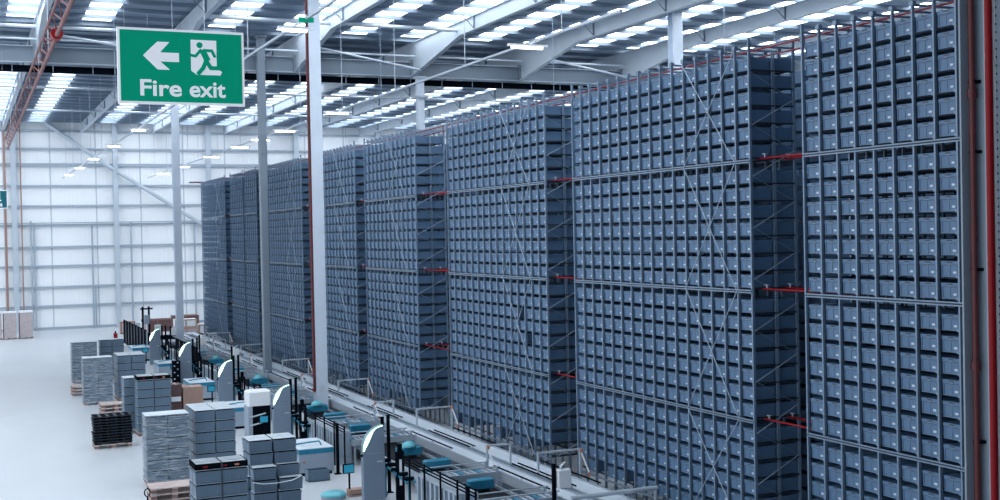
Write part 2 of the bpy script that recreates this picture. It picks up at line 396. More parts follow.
# ------------------------------------------------------------------ hanging lights
def trunk(x, label, y0, y1, z, lamps, labs):
    t = thing('lighting_trunk', label, 'light track', (x, y0, z))
    part('rail', MB().box(x-.03, x+.03, y0, y1, z+.06, z+.12, M['alu']), t)
    k = y0+3
    while k < y1:
        part('hanger_wire', MB().tube((x, k, z+.12), (x, k, ROOF), .012, M['alu'], 5), t); k += 6.4
    for (ly, half), lb in zip(lamps, labs):
        l = thing('ceiling_light', lb, 'light', (x, ly, z), 'lights on the suspended tracks')
        part('housing', MB().box(x-half-.1, x+half+.14, ly-.07, ly+.07, z+.02, z+.075, M['white']), l)
        part('tube', MB().tube((x-half, ly, z-.012), (x+half, ly, z-.012), .04, M['lamp'], 10), l)
LN = 'fluorescent light on the track above the racks, '
trunk(14.05, 'thin light track hung above the racks', 24, 101, 12.2,
      [(29.05, .46), (46.9, .46), (55.5, .46), (60.6, .46), (65.6, .46), (73.8, .46), (84.3, .46), (93, .46)],
      [LN+o for o in ('biggest and brightest', 'third, beside the slim column', 'fourth along', 'fifth along', 'sixth along', 'seventh along', 'eighth along', 'last before the wall')])
LN = 'small light on the track over the open floor, '
trunk(7.45, 'thin light track hung over the open floor', 24, 101, 12.2, [(28.3, .3), (56.2, .3), (65.9, .3), (76.5, .3), (86, .3), (95.1, .3)],
      [LN+o for o in ('large one beside the white column', 'first beyond the exit sign', 'second beyond the exit sign', 'third beyond the exit sign', 'fourth beyond the exit sign', 'last one low before the wall')])
eb = thing('emergency_sign', 'tiny green emergency sign on the track beside the white column', 'sign', (7.45, 27.2, 12.2))
part('plate', MB().box(7.27, 7.63, 27.2, 27.22, 12.2, 12.32, M['green']), eb); part('bracket', MB().box(7.43, 7.47, 27.2, 27.22, 12.32, 12.4, M['alu']), eb)
for i, (x, y) in enumerate(((17, 50), (19, 62), (24, 47), (27, 60), (6, 52), (9.5, 60), (31, 44), (22, 66), (36, 47), (12, 70))):
    solid('hanging_wire', MB().tube((x, y, 12.4), (x, y, ROOF), .012, M['rod'], 5), 'thin pale wire hanging straight down from the roof', 'wire', 'bare hanging wires')

# ------------------------------------------------------------------ fire exit signs
def sign(x0, y, z0, w, h, label, green, zoff=0.):
    s = thing('fire_exit_sign', label, 'sign', (x0+w/2, y, z0))
    part('board', MB().box(x0, x0+w, y, y+.035, z0, z0+h, M['signwhite']), s)
    bw = .02
    part('face', MB().box(x0+bw, x0+w-bw, y-.004, y, z0+bw, z0+h-bw, green), s)
    U = lambda u: x0+bw+u*(w-2*bw); V = lambda v: z0+h-bw-v*(h-2*bw)
    def poly(name, pts, m, d0=.008, d1=.004):
        part(name, MB().prism([(U(u), V(v)) for u, v in pts], 'y', y-d0, y-d1, m), s)
    ar = [(.183, .335), (.299, .152), (.398, .152), (.320, .302), (.474, .302), (.474, .43), (.320, .43), (.398, .545), (.299, .545)]
    ar[0] = (.183, .352)
    poly('arrow', ar, M['signwhite'])
    poly('doorway', [(.575, .128), (.780, .085), (.785, .60), (.585, .60)] if False else [(.573, .102), (.786, .102), (.786, .50), (.83, .55), (.815, .60), (.62, .60), (.573, .545)], M['signwhite'])
    # running figure in sign green
    g = green; rm = MB(); D1 = y-.007; dk = [0]
    def lim(pts, wd):
        for (a, b), (c, d) in zip(pts[:-1], pts[1:]):
            pa, pb = Vector((U(a), V(b))), Vector((U(c), V(d))); dd = (pb-pa).normalized(); nn = Vector((-dd.y, dd.x))*wd*(w-2*bw); e = dd*wd*.5*(w-2*bw)
            dk[0] += 1; D0 = y-.010-.0006*dk[0]
            rm.prism([tuple(pa-nn-e), tuple(pb-nn+e), tuple(pb+nn+e), tuple(pa+nn-e)], 'y', D0, D1, g)
    rm.prism([(U(.645+.026*math.cos(t)), V(.175)+.026*(w-2*bw)*math.sin(t)) for t in [2*math.pi*i/16 for i in range(16)]], 'y', y-.0098, D1, g)
    lim([(.672, .26), (.705, .38)], .026)
    lim([(.655, .245), (.61, .335), (.573, .325)], .012)
    lim([(.68, .25), (.745, .25), (.77, .335)], .012)
    lim([(.70, .40), (.735, .50), (.822, .50)], .017)
    lim([(.695, .40), (.672, .50), (.630, .585)], .017)
    part('running_figure_lettering', rm, s)
    for word, ua, ub in (('Fire', .155, .490), ('exit', .556, .857)):
        cu = bpy.data.curves.new('lettering', 'FONT'); cu.body = word; cu.size = 1; cu.extrude = .002; cu.offset = .020
        to = bpy.data.objects.new('tmp', cu); COL.objects.link(to)
        bpy.context.view_layer.update()
        dg = bpy.context.evaluated_depsgraph_get(); me = bpy.data.meshes.new_from_object(to.evaluated_get(dg))
        bpy.data.objects.remove(to)
        xs = [v.co.x for v in me.vertices]; x_0, x_1 = min(xs), max(xs)
        vs = (h-2*bw)*.243/.757
        for v in me.vertices:
            u = (v.co.x-x_0)/(x_1-x_0)
            v.co = Vector((U(ua+u*(ub-ua)), y-.008+(0 if v.co.z > 0 else .0015), V(.915)+v.co.y*vs))
        me.materials.clear(); me.materials.append(M['signwhite'])
        lo = link('lettering', me, s); lo.location = -Vector(s.location)
    for x in (x0+.06, x0+w-.06): part('hanger_wire', MB().tube((x, y+.02, z0+h), (x, y+.02, ROOF), .0025, M['alu'], 5), s)
    return s
sign(1.175, 10., 8.305, 1.02, .615, 'large green fire exit sign with white arrow and running figure', M['green'])
sign(.43, 44., 8.37, 1.02, .62, 'small dark green fire exit sign at the frame edge before the panelled wall', M['greendark'])

# ------------------------------------------------------------------ racks
RXF, RXB = 15.37, 16.53; CW = .504
SEC = [(.23, range(1, 7)), (3.02, range(0, 7)), (5.81, range(0, 7)), (8.60, range(0, 6))]
TIERS = [(s, k, s+.10+k*.375) for s, ks in SEC for k in ks]      # bottom to top, 26 of them
RACKS = [  # near end Y, cells, brace cells, label
    (11.106, 16, (1, 5), 'tall tote rack behind the red-piped column, closest to the camera'),
    (20.94, 16, (1, 5), 'tall tote rack with the widest crossed braces, just beyond the black aisle'),
    (30.73, 15, (2, 6), 'tall tote rack third along the row, with missing totes in its braces'),
    (41.5, 12, (2, 6), 'narrower tall tote rack fourth along, behind the white column gap'),
    (48.95, 14, (2, 6), 'tall tote rack fifth along, its far edge hidden by the white column'),
    (57.75, 16, (2, 6), 'tall tote rack sixth along, between the slim grey and white columns'),
    (67.65, 6, None, 'very narrow tote rack seventh along, beyond the slim grey column'),
    (71.25, 7, None, 'narrow tote rack eighth along, next to the end rack'),
    (76.6, 16, (2, 6), 'end tote rack of the row, beside the panelled wall')]
def postmesh(h, cap):
    b = MB().box(-.03, .03, -.018, .018, 0, h, M['post'])
    if cap: b.box(-.045, .045, -.05, .05, h-.09, h-.01, M['post'])
    b.box(-.05, .05, -.06, .06, 0, .02, M['post'])
    return b.mesh('upright')
pm_end, pm_mid = postmesh(11.24, False), postmesh(11.14, True)
tie = MB().box(0, RXB-RXF, -.015, .015, 0, .04, M['post']).mesh('top_tie')
rung = MB().box(.03, RXB-RXF-.03, -.012, .012, 0, .035, M['bearer']).mesh('end_rung')
midpost = MB().box(-.012, .012, -.012, .012, .4, 11.0, M['post']).mesh('end_stile')
rack_objs = []
for ri, (yn, n, bc, lab) in enumerate(RACKS):
    r = thing('storage_rack', lab, 'rack', (RXF, yn, 0), 'tall tote racks along the conveyor'); rack_objs.append(r)
    L = n*CW
    for i in range(n+1):
        e = i in (0, n)
        link('upright', pm_end if e else pm_mid, r, (0, i*CW, 0)); link('upright', pm_end if e else pm_mid, r, (RXB-RXF, i*CW, 0))
        link('top_tie', tie, r, (0, i*CW, 11.05))
    for s, ks in SEC:
        b = MB().box(-.045, -.03, 0, L, s+.035, s+.06, M['post']).box(-.045, -.03, 0, L, s-.015, s+.01, M['post']).box(-.036, -.03, 0, L, s-.0, s+.04, M['bearer'])
        if s < 1: b = MB().box(-.045, -.03, 0, L, .60, .65, M['post'])
        link('front_rail', b.mesh('front_rail'), r)
        if s > 1: link('rear_rail', MB().box(1.19, 1.205, 0, L, s-.015, s+.06, M['bearer']).mesh('rear_rail'), r)
    tm = MB().box(.10, .16, 0, L, -.02, 0, M['bearer']).box(1.0, 1.06, 0, L, -.02, 0, M['bearer']).box(.10, 1.06, .03, .06, -.02, 0, M['bearer']).box(.10, 1.06, L-.06, L-.03, -.02, 0, M['bearer']).mesh('tier_bearer')
    for s, k, z in TIERS:
        link('tier_bearer', tm, r, (0, 0, z))
        link('end_rung', rung, r, (0, -.014, z-.035))
    link('end_stile', midpost, r, ((RXB-RXF)/2, -.014, 0)); link('end_stile', midpost, r, ((RXB-RXF)/2+.05, -.014, 0))
    zz = MB(); z = .6; s = 1; W = RXB-RXF
    while z < 10.4:
        m = M['rod'] if s > 0 else M['post']
        zz.bar((.03 if s > 0 else W-.03, -.035, z), (W-.03 if s > 0 else .03, -.035, z+.55), .02 if s > 0 else .014, .02 if s > 0 else .014, m); z += .55; s = -s
    link('end_lattice', zz.mesh('end_lattice'), r)
    if bc:
        levels = [.62, 3.04, 5.83, 8.62, 11.0]
        for a, b in zip(levels[:-1], levels[1:]):
            for (p, q) in ((bc[0], bc[1]), (bc[1], bc[0])):
                link('cross_brace', MB().tube((-.05, p*CW, a), (-.05, q*CW, b), .011, M['rod'], 6).mesh('cross_brace'), r)

# red sprinkler lines through the rack rows
AISLE = [(0, 'black aisle at the first rack'), (1, 'aisle beyond the second rack'), (2, 'aisle beyond the third rack'), (3, 'aisle beyond the fourth rack'), (4, 'aisle behind the white column'), (5, 'aisle beyond the slim grey column'), (7, 'last aisle before the end rack')]
for s, nm in ((3.02, 'lowest'), (5.81, 'middle'), (8.60, 'upper')):
    for ri, al in AISLE:
        yf_, yn_ = RACKS[ri+1][0]+.12, RACKS[ri][0]+RACKS[ri][1]*CW-1.45
        for x, w in ((RXF+.24, 'front'), (RXF+.85, 'rear')):
            p = thing('sprinkler_line', 'red sprinkler pipe crossing the %s, %s rail, %s pipe' % (al, nm, w), 'pipe', (x, yn_, s+.05), 'sprinkler pipes across the rack aisles')
            part('pipe', MB().tube((x, yn_, s+.075), (x, yf_, s+.075), .022, M['red'], 8), p)
            part('sprinkler_head', MB().tube((x, yf_-.3, s+.09), (x, yf_-.3, s+.16), .016, M['alu'], 8).tube((x, yf_-.3, s+.16), (x, yf_-.3, s+.17), .06, M['alu'], 10), p)
for x, w in ((RXF+.10, 'front'), (RXF+.85, 'rear')):
    p = solid('sprinkler_line', MB().tube((x, 11.2, 10.97), (x, 84.6, 10.97), .017, M['red'], 8), 'red sprinkler pipe along the rack tops, %s of the pair' % w, 'pipe')

# ------------------------------------------------------------------ totes
def tote_mb(mb, x, y, z, detail=2):
    T = M['tote']
    if detail == 0:
        mb.box(x, x+.57, y-.185, y+.185, z, z+.276, T); return mb
    mb.box(x+.012, x+.57, y-.168, y+.188, z, z+.23, T, .004, .006)
    mb.box(x, x+.58, y-.182, y+.2, z+.212, z+.276, T)
    if detail == 2:
        mb.box(x+.004, x+.02, y-.174, y-.15, z, z+.22, T); mb.box(x+.004, x+.02, y+.165, y+.19, z, z+.22, T)
        mb.box(x+.008, x+.02, y-.006, y+.006, z, z+.22, T)
        mb.box(x+.004, x+.02, y-.15, y+.165, z, z+.022, T)
        mb.box(x-.003, x+.01, y-.06, y+.06, z+.242, z+.264, M['totedark'])  # dark block painted in for the shade of the handle slot
        mb.box(x-.008, x+.012, y-.055, y+.055, z+.216, z+.23, M['post'])
        mb.box(x-.001, x+.004, y-.16, y+.16, z+.204, z+.213, M['totedark'])
        mb.box(x-.004, x+.04, y-.185, y-.150, z-.015, z+.035, M['post'])
    return mb
tote_me = tote_mb(MB(), 0, 0, 0).mesh('storage_tote')
label_me = MB().box(.004, .0125, -.142, -.075, .062, .098, M['label']).mesh('barcode_label')
empty = {(0, 16-9, 5.81, 1), (2, 3, 3.02, 4), (2, 2, 3.02, 2), (4, 2, 3.02, 3), (1, 10, .23, 1)}
rng = random.Random(3)
for i in range(15):
    if rng.random() < .55: empty.add((2, i, .23, 1))
for i in range(1, 3): empty.add((2, i+9, .23, 1))
for ri in (3, 4, 5, 6, 7, 8):
    for i in range(16):
        if rng.random() < .6: empty.add((ri, i, .23, 1))
        if rng.random() < .015: empty.add((ri, i, rng.choice((3.02, 5.81)), rng.randrange(6)))
empty.add((1, 15, .23, 1)); empty.add((1, 13, .23, 1))
cand = []; rest = []
for ri, (yn, n, bc, lab) in enumerate(RACKS):
    for ti, (s, k, z) in enumerate(TIERS):
        for i in range(n):
            if (ri, i, s, k) in empty: continue
            yc = yn+(i+.5)*CW
            px, py = proj((RXF, yc, z+.15))
            vis = 0 < px < 962 and -4 < py < 503
            (cand if vis else rest).append((Vector((RXF, yc, z+.15-CAMH)).length, ri, i, ti, yc, z))
cand.sort(); pick = cand[:300]; rest += cand[300:]
for d, ri, i, ti, yc, z in pick:
    tier = ORD[26-ti]
    if ri == 0: lb = 'grey tote beside the red pipes, %s column from the black aisle, %s tier down' % (ORD[16-i], tier)
    else: lb = "grey tote beyond the black aisle, %s column from that rack's corner, %s tier down" % (ORD[i+1], tier)
    t = tag(link('storage_tote', tote_me, None, (RXF+.02, yc, z)), lb, 'tote', 'grey totes in the two closest racks')
    link('barcode_label', label_me, t)['label'] = 'small white barcode label'
sm = MB()
for d, ri, i, ti, yc, z in rest:
    tote_mb(sm, RXF+.02, yc, z, 2 if ri < 3 else 1)
    sm.box(RXF+.024, RXF+.0325, yc-.142, yc-.075, z+.062, z+.098, M['label'])
for ri, (yn, n, bc, lab) in enumerate(RACKS):          # second tote deep in each rack, then the rack row behind
    for s, k, z in TIERS:
        for i in range(n):
            if (ri, i, s, k) in empty: continue
            yc = yn+(i+.5)*CW
            tote_mb(sm, RXF+.61, yc, z, 1 if i in (0, 1) else 0)
for s, k, z in TIERS:
    y = 11.5
    while y < 85:
        for xr in (18.0, 19.6, 23.0): tote_mb(sm, xr, y, z, 0)
        y += CW
o = link('storage_totes', sm.mesh('storage_totes')); tag(o, 'remaining grey totes filling the racks further along and behind', 'totes', None, 'stuff')

# ------------------------------------------------------------------ conveyors
def conveyor(x0, x1, y0, y1, top, label):
    c = thing('belt_conveyor', label, 'conveyor', (x0, y0, 0))
    part('bed', MB().box(x0+.04, x1-.04, y0, y1, top-.18, top-.03, M['machine']), c)
    part('belt', MB().box(x0+.06, x1-.06, y0, y1, top-.03, top-.01, M['belt']), c, 'pale belt')
    for x in (x0, x1-.04): part('side_frame', MB().box(x, x+.04, y0, y1, top-.24, top+.02, M['alu']), c)
    yy = y0+.6; k = 0
    while yy < y1:
        for x in (x0+.02, x1-.02): part('leg', MB().box(x-.03, x+.03, yy-.03, yy+.03, 0, top-.24, M['alu']), c)
        for x in (x0+.01, x1-.01):
            if k % 2 == 0:
                g = part('guide_rail', MB().box(x-.012, x+.012, yy-.8, yy+2.6, top+.09, top+.125, M['black']), c, 'black guide rail')
                for q in (-.6, .8, 2.3): part('guide_bracket', MB().box(x-.012, x+.012, yy+q, yy+q+.03, top-.02, top+.09, M['alu']), g)
        yy += 3.2; k += 1
    return c
conveyor(13.78, 14.5, 20, 83.8, .75, 'long pale belt conveyor running along the foot of the racks')
conveyor(13.05, 13.62, 20, 83.8, .75, 'long pale belt conveyor on the outer side, parallel to the rack-side one')
rs = thing('roller_strip', 'teal strip of small rollers between the two long conveyors', 'roller strip', (13.7, 20, .7))
part('rail', MB().box(13.64, 13.76, 20, 84, .60, .66, M['tealdark']), rs)
rl = MB(); y = 20.1
while y < 84:
    rl.tube((13.645, y, .685), (13.755, y, .685), .035, M['teal'] if int(y*3) % 3 else M['alu'], 8); y += .22
o = part('roller', rl, rs); o['kind'] = 'stuff'
part('support', MB().box(13.68, 13.72, 20, 84, .0, .60, M['machine']), rs)

def gate(x0, x1, y, top, label, sensor_x):
    g = thing('sensor_gate', label, 'frame', (x0, y, 0), 'frames over the conveyors')
    for x in (x0, x1): part('post', MB().box(x-.025, x+.025, y-.025, y+.025, 0, top, M['steel']), g)
    part('crossbar', MB().box(x0-.025, x1+.025, y-.025, y+.025, top, top+.05, M['steel']), g)
    s = part('sensor_arm', MB().tube((sensor_x, y-.08, top-.06), (sensor_x+.08, y-.35, top-.55), .022, M['white'], 8), g, 'white sensor arm')
    part('arm_end', MB().tube((sensor_x, y-.08, top-.04), (sensor_x, y-.08, top+.03), .045, M['orange'], 8), s, 'orange end cap')
    part('arm_end', MB().tube((sensor_x+.08, y-.35, top-.66), (sensor_x+.08, y-.35, top-.55), .035, M['orange'], 8), s, 'orange end cap')
GA = [28.2, 37.4, 46.5, 55.7, 64.9, 74.1]; GB = [29.9, 39.7, 49.5, 59.3, 69.]
wA = ['beside the white control box', 'where the third rack ends', 'behind the tall white column', 'at the slim grey column', 'beyond the slim grey column', 'last before the wall']
for y, w in zip(GA, wA): gate(13.72, 14.98, y, 1.33, 'slim grey frame over the rack-side conveyor, '+w, 14.98)
wB = ['next to the white control box', 'above the pylon with the brightest arc', 'at the tall white column foot', 'before the slim grey column', 'farthest along']
for y, w in zip(GB, wB): gate(13.0, 13.7, y, 1.33, 'slim grey frame over the outer conveyor, '+w, 13.0)

def control(x, y, z, w, h, label):
    c = thing('control_box', label, 'control box', (x, y, 0), 'white control boxes on black posts')
    part('post', MB().box(x-w/2-.1, x-w/2-.02, y-.04, y+.04, 0, z+h*.8, M['blackmetal']), c, 'black post')
    b = part('box', MB().bbox(x-w/2, x+w/2, y-.14, y+.1, z-h/2, z+h/2, M['white'], .02), c)
    part('gland', MB().tube((x, y, z-h/2-.05), (x, y, z-h/2), .03, M['black'], 8).tube((x+.08, y, z-h/2-.05), (x+.08, y, z-h/2), .03, M['black'], 8), b)
    part('beacon', MB().tube((x-.02, y, z+h/2), (x-.02, y, z+h/2+.09), .035, M['alu'], 8).tube((x-.1, y-.1, z+h/2+.07), (x+.12, y+.1, z+h/2+.12), .03, M['white'], 8), b)
control(12.9, 25.2, 1.33, .34, .44, 'white control box on a black post at the bottom by the racks')
control(12.5, 60.4, 1.40, .30, .42, 'white control box on a black post behind the middle pylon')
control(12.0, 66.6, 1.55, .30, .42, 'white control box on a black post beside the white column foot')
control(11.6, 74.0, 1.6, .30, .42, 'white control box on a black post near the black fence')
wt = thing('barrier_bar', 'pale tube barrier across the conveyors at the bottom edge', 'barrier', (14.2, 24.75, 0))
part('tube', MB().tube((12.9, 24.75, .93), (15.25, 24.75, .93), .055, M['steel'], 12), wt)
for x in (12.95, 15.2): part('post', MB().tube((x, 24.75, 0), (x, 24.75, .9), .04, M['steel'], 10), wt)

# ------------------------------------------------------------------ station modules
YST = [20.4, 30.6, 40.7, 50.4, 60.3, 70.5]
PN = ['closest', 'closest one, beyond the loose floor tote', 'second, beside the dark cabinet', 'third, behind the lidded totes', 'fourth, beside the bench with a tablet', 'last, next to the black fence']
WHERE = ['at the bottom edge', 'by the closest pylon', 'by the second pylon', 'by the third pylon', 'by the fourth pylon', 'by the last pylon']
def pylon(x, y, label):
    p = thing('light_pylon', label, 'pylon', (x, y, 0), 'grey pylons with lit arcs')
    w, h, d = .60, 2.06, .22; x0, x1 = x-w/2, x+w/2
    # ellipse quarter from the left edge (z = h-.66) up to the top at the far corner
    cx, cz, a, b = x1+.02, h-.66, w+.02, .66
    el = [(cx-a*math.cos(t), cz+b*math.sin(t)) for t in [math.pi/2*.93*i/12 for i in range(13)]]
    out = [(x0, 0)]+el+[(x1, h), (x1, 0)]
    part('panel', MB().prism(out, 'y', y, y+d, M['pylon']), p)
    # LED strip wraps the curved edge, white with green borders
    s = MB(); g = MB()
    for i in range(12):
        tk0 = .015+.095*math.sin(math.pi*min(1, (i+.3)/9)); tk1 = .015+.095*math.sin(math.pi*min(1, (i+1.3)/9))
        def rad(k, off): return (cx-(a+off)*math.cos(math.pi/2*.93*k/12), cz+(b+off)*math.sin(math.pi/2*.93*k/12))
        s.prism([rad(i, .006), rad(i+1, .006), rad(i+1, .004-tk1), rad(i, .004-tk0)], 'y', y-.012, y+.004, M['led'])
        g.prism([rad(i, .002-tk0), rad(i+1, .002-tk1), rad(i+1, -.018-tk1), rad(i, -.018-tk0)], 'y', y-.008, y+.002, M['ledgreen'])
        g.prism([rad(i, .022), rad(i+1, .022), rad(i+1, .004), rad(i, .004)], 'y', y-.013, y+.02, M['ledgreen'])
    part('light_arc', s, p, 'white lit arc'); part('green_edge', g, p, 'green glowing edge')
    part('logo', MB().box(x+.08, x+.24, y-.004, y, h-.98, h-.955, M['label']), p, 'small pale logo')
    part('seam', MB().box(x0+.02, x1-.02, y-.002, y, h-.74, h-.732, M['machine']), p)
    part('sensor_knob', MB().tube((x0-.05, y+.05, h-.78), (x0+.01, y+.05, h-.78), .035, M['black'], 8), p)
    part('foot', MB().box(x0-.03, x1+.03, y-.03, y+d+.05, 0, .05, M['machine']), p)
def bench(x0, x1, y0, y1, label):
    b = thing('work_bench', label, 'workbench', (x0, y0, 0), 'teal edged work benches')
    part('body', MB().box(x0, x1, y0, y1, .10, .60, M['machine']), b)
    part('band', MB().box(x0-.015, x1+.015, y0-.015, y1+.015, .60, .72, M['teal']), b, 'teal band')
    part('top', MB().box(x0, x1, y0, y1, .72, .74, M['belt']), b)
    part('plinth', MB().box(x0+.05, x1-.05, y0+.05, y1-.05, 0, .10, M['black']), b, 'black plinth')
    for i in range(3):
        xx = x0+(i+.5)*(x1-x0)/3
        part('top_rail', MB().box(xx-.02, xx+.02, y0+.1, y1-.1, .74, .80, M['teal']), b)
def tablet(x, y, z, label):
    t = thing('touch_screen', label, 'screen', (x, y, 0), 'touch screens at the benches')
    part('stand', MB().tube((x+.05, y+.12, 0), (x+.05, y+.12, z), .03, M['blackmetal'], 8), t)
    part('housing', MB().box(x-.16, x+.16, y-.02, y+.05, z-.12, z+.14, M['blackmetal']), t)
    part('screen', MB().box(x-.135, x+.135, y-.026, y-.02, z-.095, z+.115, M['screen']), t, 'blue lit screen')
    part('bracket', MB().tube((x+.05, y+.04, z), (x+.05, y+.12, z-.02), .025, M['black'], 8), t)
def fence_post(x, y, h, label):
    p = thing('fence_post', label, 'post', (x, y, 0), 'black posts at the stations')
    part('shaft', MB().box(x-.04, x+.04, y-.04, y+.04, 0, h, M['blackmetal']), p)
    part('cap', MB().box(x-.05, x+.05, y-.05, y+.05, h, h+.02, M['blackmetal']), p)
    part('foot_plate', MB().box(x-.1, x+.1, y-.1, y+.1, 0, .02, M['blackmetal']), p)
def curtain(x, y, label):
    p = thing('light_curtain', label, 'safety sensor', (x, y, 0), 'black light curtain posts')
    part('housing', MB().box(x-.11, x+.11, y-.06, y+.06, 0, 1.35, M['blackmetal']), p)
    part('strip', MB().box(x-.035, x+.035, y-.066, y-.06, .45, 1.15, M['white']), p, 'white strip')
    part('cap', MB().box(x-.06, x+.06, y-.04, y+.04, 1.35, 1.55, M['blackmetal']), p)
def arm(x, y, label):
    a = thing('roller_slide', label, 'roller slide', (x, y, 0), 'sloping teal roller slides')
    A, B = Vector((x, y, 1.02)), Vector((x+.28, y-1.5, .62))
    for o in (-.12, .12): part('rail', MB().bar(A+Vector((o, 0, 0)), B+Vector((o, 0, 0)), .03, .05, M['teal']), a)
    for i in range(5):
        c = A.lerp(B, (i+.4)/5)
        part('roller', MB().tube(c+Vector((-.15, 0, .03)), c+Vector((.15, 0, .03)), .055, M['black'], 10), a, 'black roller')
    for t in (.08, .9):
        c = A.lerp(B, t); part('leg', MB().box(c.x-.02, c.x+.02, c.y-.02, c.y+.02, 0, c.z, M['teal']), a)
def enclosure(x, y0, y1, label):
    e = thing('slatted_guard', label, 'machine guard', (x, y0, 0), 'slatted grey machine guards')
    part('frame', MB().box(x, x+.5, y0, y1, .98, 1.04, M['alu']).box(x, x+.5, y0, y1, .0, .2, M['alu']), e)
    k = int((y1-y0)/.28)
    sl = MB()
    for i in range(k+1):
        yy = y0+i*(y1-y0)/k
        sl.box(x-.01, x+.06, yy-.06, yy+.06, .2, .98, M['machine'])
    part('slat', sl, e)
    part('back_panel', MB().box(x+.08, x+.1, y0, y1, .2, .98, M['totedark']), e)
    part('end_panel', MB().box(x, x+.5, y0-.02, y0, .2, .98, M['machine']), e)
def railing(x, y0, y1, label):
    r = thing('guide_railing', label, 'railing', (x, y0, 0), 'black rails over the guards')
    for z in (1.18, 1.26, 1.34): part('rail', MB().box(x-.012, x+.012, y0, y1, z, z+.03, M['blackmetal']), r)
    yy = y0+.05
    while yy < y1:
        part('post', MB().box(x-.02, x+.02, yy-.02, yy+.02, .0, 1.39, M['blackmetal']), r); yy += 1.1
def beltbed(x0, x1, y0, y1, label):
    b = thing('dark_conveyor', label, 'conveyor', (x0, y0, 0), 'dark belt conveyors at the stations')
    part('belt', MB().box(x0+.05, x1-.05, y0, y1, .50, .53, M['darkbelt']), b)
    for x in (x0, x1-.05): part('side_frame', MB().box(x, x+.05, y0, y1, .42, .60, M['alu']), b)
    for yy in (y0+.3, (y0+y1)/2, y1-.3):
        for x in (x0+.02, x1-.08): part('leg', MB().box(x, x+.06, yy-.03, yy+.03, 0, .42, M['alu']), b)
def drive(x0, x1, y, label, dome=False):
    d = thing('drive_unit', label, 'drive unit', (x0, y, .53), 'teal drive units on the transfers')
    part('housing', MB().bbox(x0, x1, y-.14, y+.14, .62, .86, M['teal'], .03), d)
    part('leg', MB().box(x0+.05, x0+.17, y-.1, y+.1, .53, .62, M['teal']), d)
    part('leg', MB().box(x1-.12, x1-.04, y-.06, y+.06, .53, .62, M['alu']), d)
    part('motor', MB().tube((x0+.3, y+.23, .68), (x1-.05, y+.23, .68), .10, M['machine'], 12), d, 'grey motor')
    if dome: part('dome', MB().dome(((x0+x1)/2, y, .86), .22, .16, M['cyan']), d, 'cyan dome')
def spur(y, x0, x1, w, label):
    s = thing('transfer_conveyor', label, 'conveyor', (x0, y, 0), 'short roller transfers into the conveyors')
    for yy in (y, y+w): part('side_rail', MB().box(x0, x1, yy-.025, yy+.025, .62, .80, M['alu']), s)
    for yy in (y, y+w): part('guide_rail', MB().tube((x0, yy, .93), (x1, yy, .93), .018, M['alu'], 8), s)
    i = 0; x = x0+.08
    while x < x1:
        part('roller', MB().tube((x, y+.03, .755), (x, y+w-.03, .755), .038, M['teal'] if i % 3 == 0 else M['machine'], 8), s); x += .17; i += 1
    for x in (x0+.1, x1-.1):
        for yy in (y, y+w): part('leg', MB().box(x-.025, x+.025, yy-.02, yy+.02, 0, .93, M['alu']), s)
for i, ys in enumerate(YST):
    w = WHERE[i]
    if i > 0:
        pylon(9.98, ys, 'grey pylon with a white lit arc, '+PN[i])
        curtain(10.62, ys-.25, 'black light curtain post with white strip '+w)
        arm(10.42, ys+.55, 'sloping teal roller slide with black rollers '+w)
        fence_post(10.48, ys+.75, 2.15, 'slim black post right behind the pylon, '+w)
        fence_post(10.72, ys+.95, 2.15, 'slim black post slightly further behind the pylon, '+w)
        tablet(9.55, ys+.95, .78, 'blue touch screen '+w)
    fence_post(10.2, ys+4.2, 1.5, 'short black post at the cabinet corner '+w.replace('by', 'beyond'))
    enclosure(10.55, ys+5.6, ys+8.4, 'grey slatted machine guard '+w.replace('by', 'beyond'))
    railing(10.5, ys+4.4, ys+9.4, 'black three bar railing over the guard '+w.replace('by', 'beyond'))
    beltbed(11.3, 12.6 if i < 5 else 12.2, ys+.2, ys+8.9, 'dark sunken belt conveyor '+w.replace('by', 'beside'))
    drive(11.65, 12.42, ys+.65, 'teal drive unit crossing the dark belt just behind, '+w)
    drive(11.65, 12.42, ys+2.95, 'teal drive unit with cyan dome across the dark belt, '+w, True)
    if i < 5: drive(11.7, 12.4, ys+7.8, 'teal drive unit at the far end of the dark belt, '+w)
    spur(ys+5.2, 10.95, 13.02, .62, 'roller transfer conveyor crossing to the long belt, '+w)
    spur(ys-1.5, 10.95, 13.02, .75, 'roller transfer conveyor in front of the dark belt, '+w)
for i in (1, 2, 3, 4, 5):
    ys = YST[i]; dy = (0, 4.35, 4.2, 3.2, 2.6, 2.6)[i]
    c = thing('packing_cabinet', 'grey cabinet with teal band '+('behind the loose floor tote', 'behind the lidded stack', 'beside the tan cartons', 'beside the fourth pylon', 'beside the last pylon')[i-1], 'cabinet', (9.05, ys+dy, 0), 'teal banded cabinets')
    x0, x1, y0, y1 = 9.05, 10.12, ys+dy, ys+dy+1.85
    part('body', MB().box(x0, x1, y0, y1, .1, .66, M['machine']), c)
    part('band', MB().box(x0-.01, x1+.01, y0-.01, y1+.01, .66, .80, M['teal']), c, 'teal band')
    part('top', MB().box(x0, x1, y0, y1, .80, .82, M['belt']), c)
    part('plinth', MB().box(x0+.05, x1-.05, y0+.05, y1-.05, 0, .1, M['black']), c, 'black plinth')
    part('button', MB().tube((x0+.15, y0-.02, .42), (x0+.15, y0, .42), .035, M['orange'], 8), c, 'small orange button')
    lp = MB(); pts = [(x0+.1, y0+.9, .83), (x0+.35, y0+.5, .92), (x0+.75, y0+.45, .95), (x0+.8, y0+.4, .83)]
    for a, b in zip(pts[:-1], pts[1:]): lp.tube(a, b, .025, M['teal'], 8)
    part('loop_handle', lp, c)
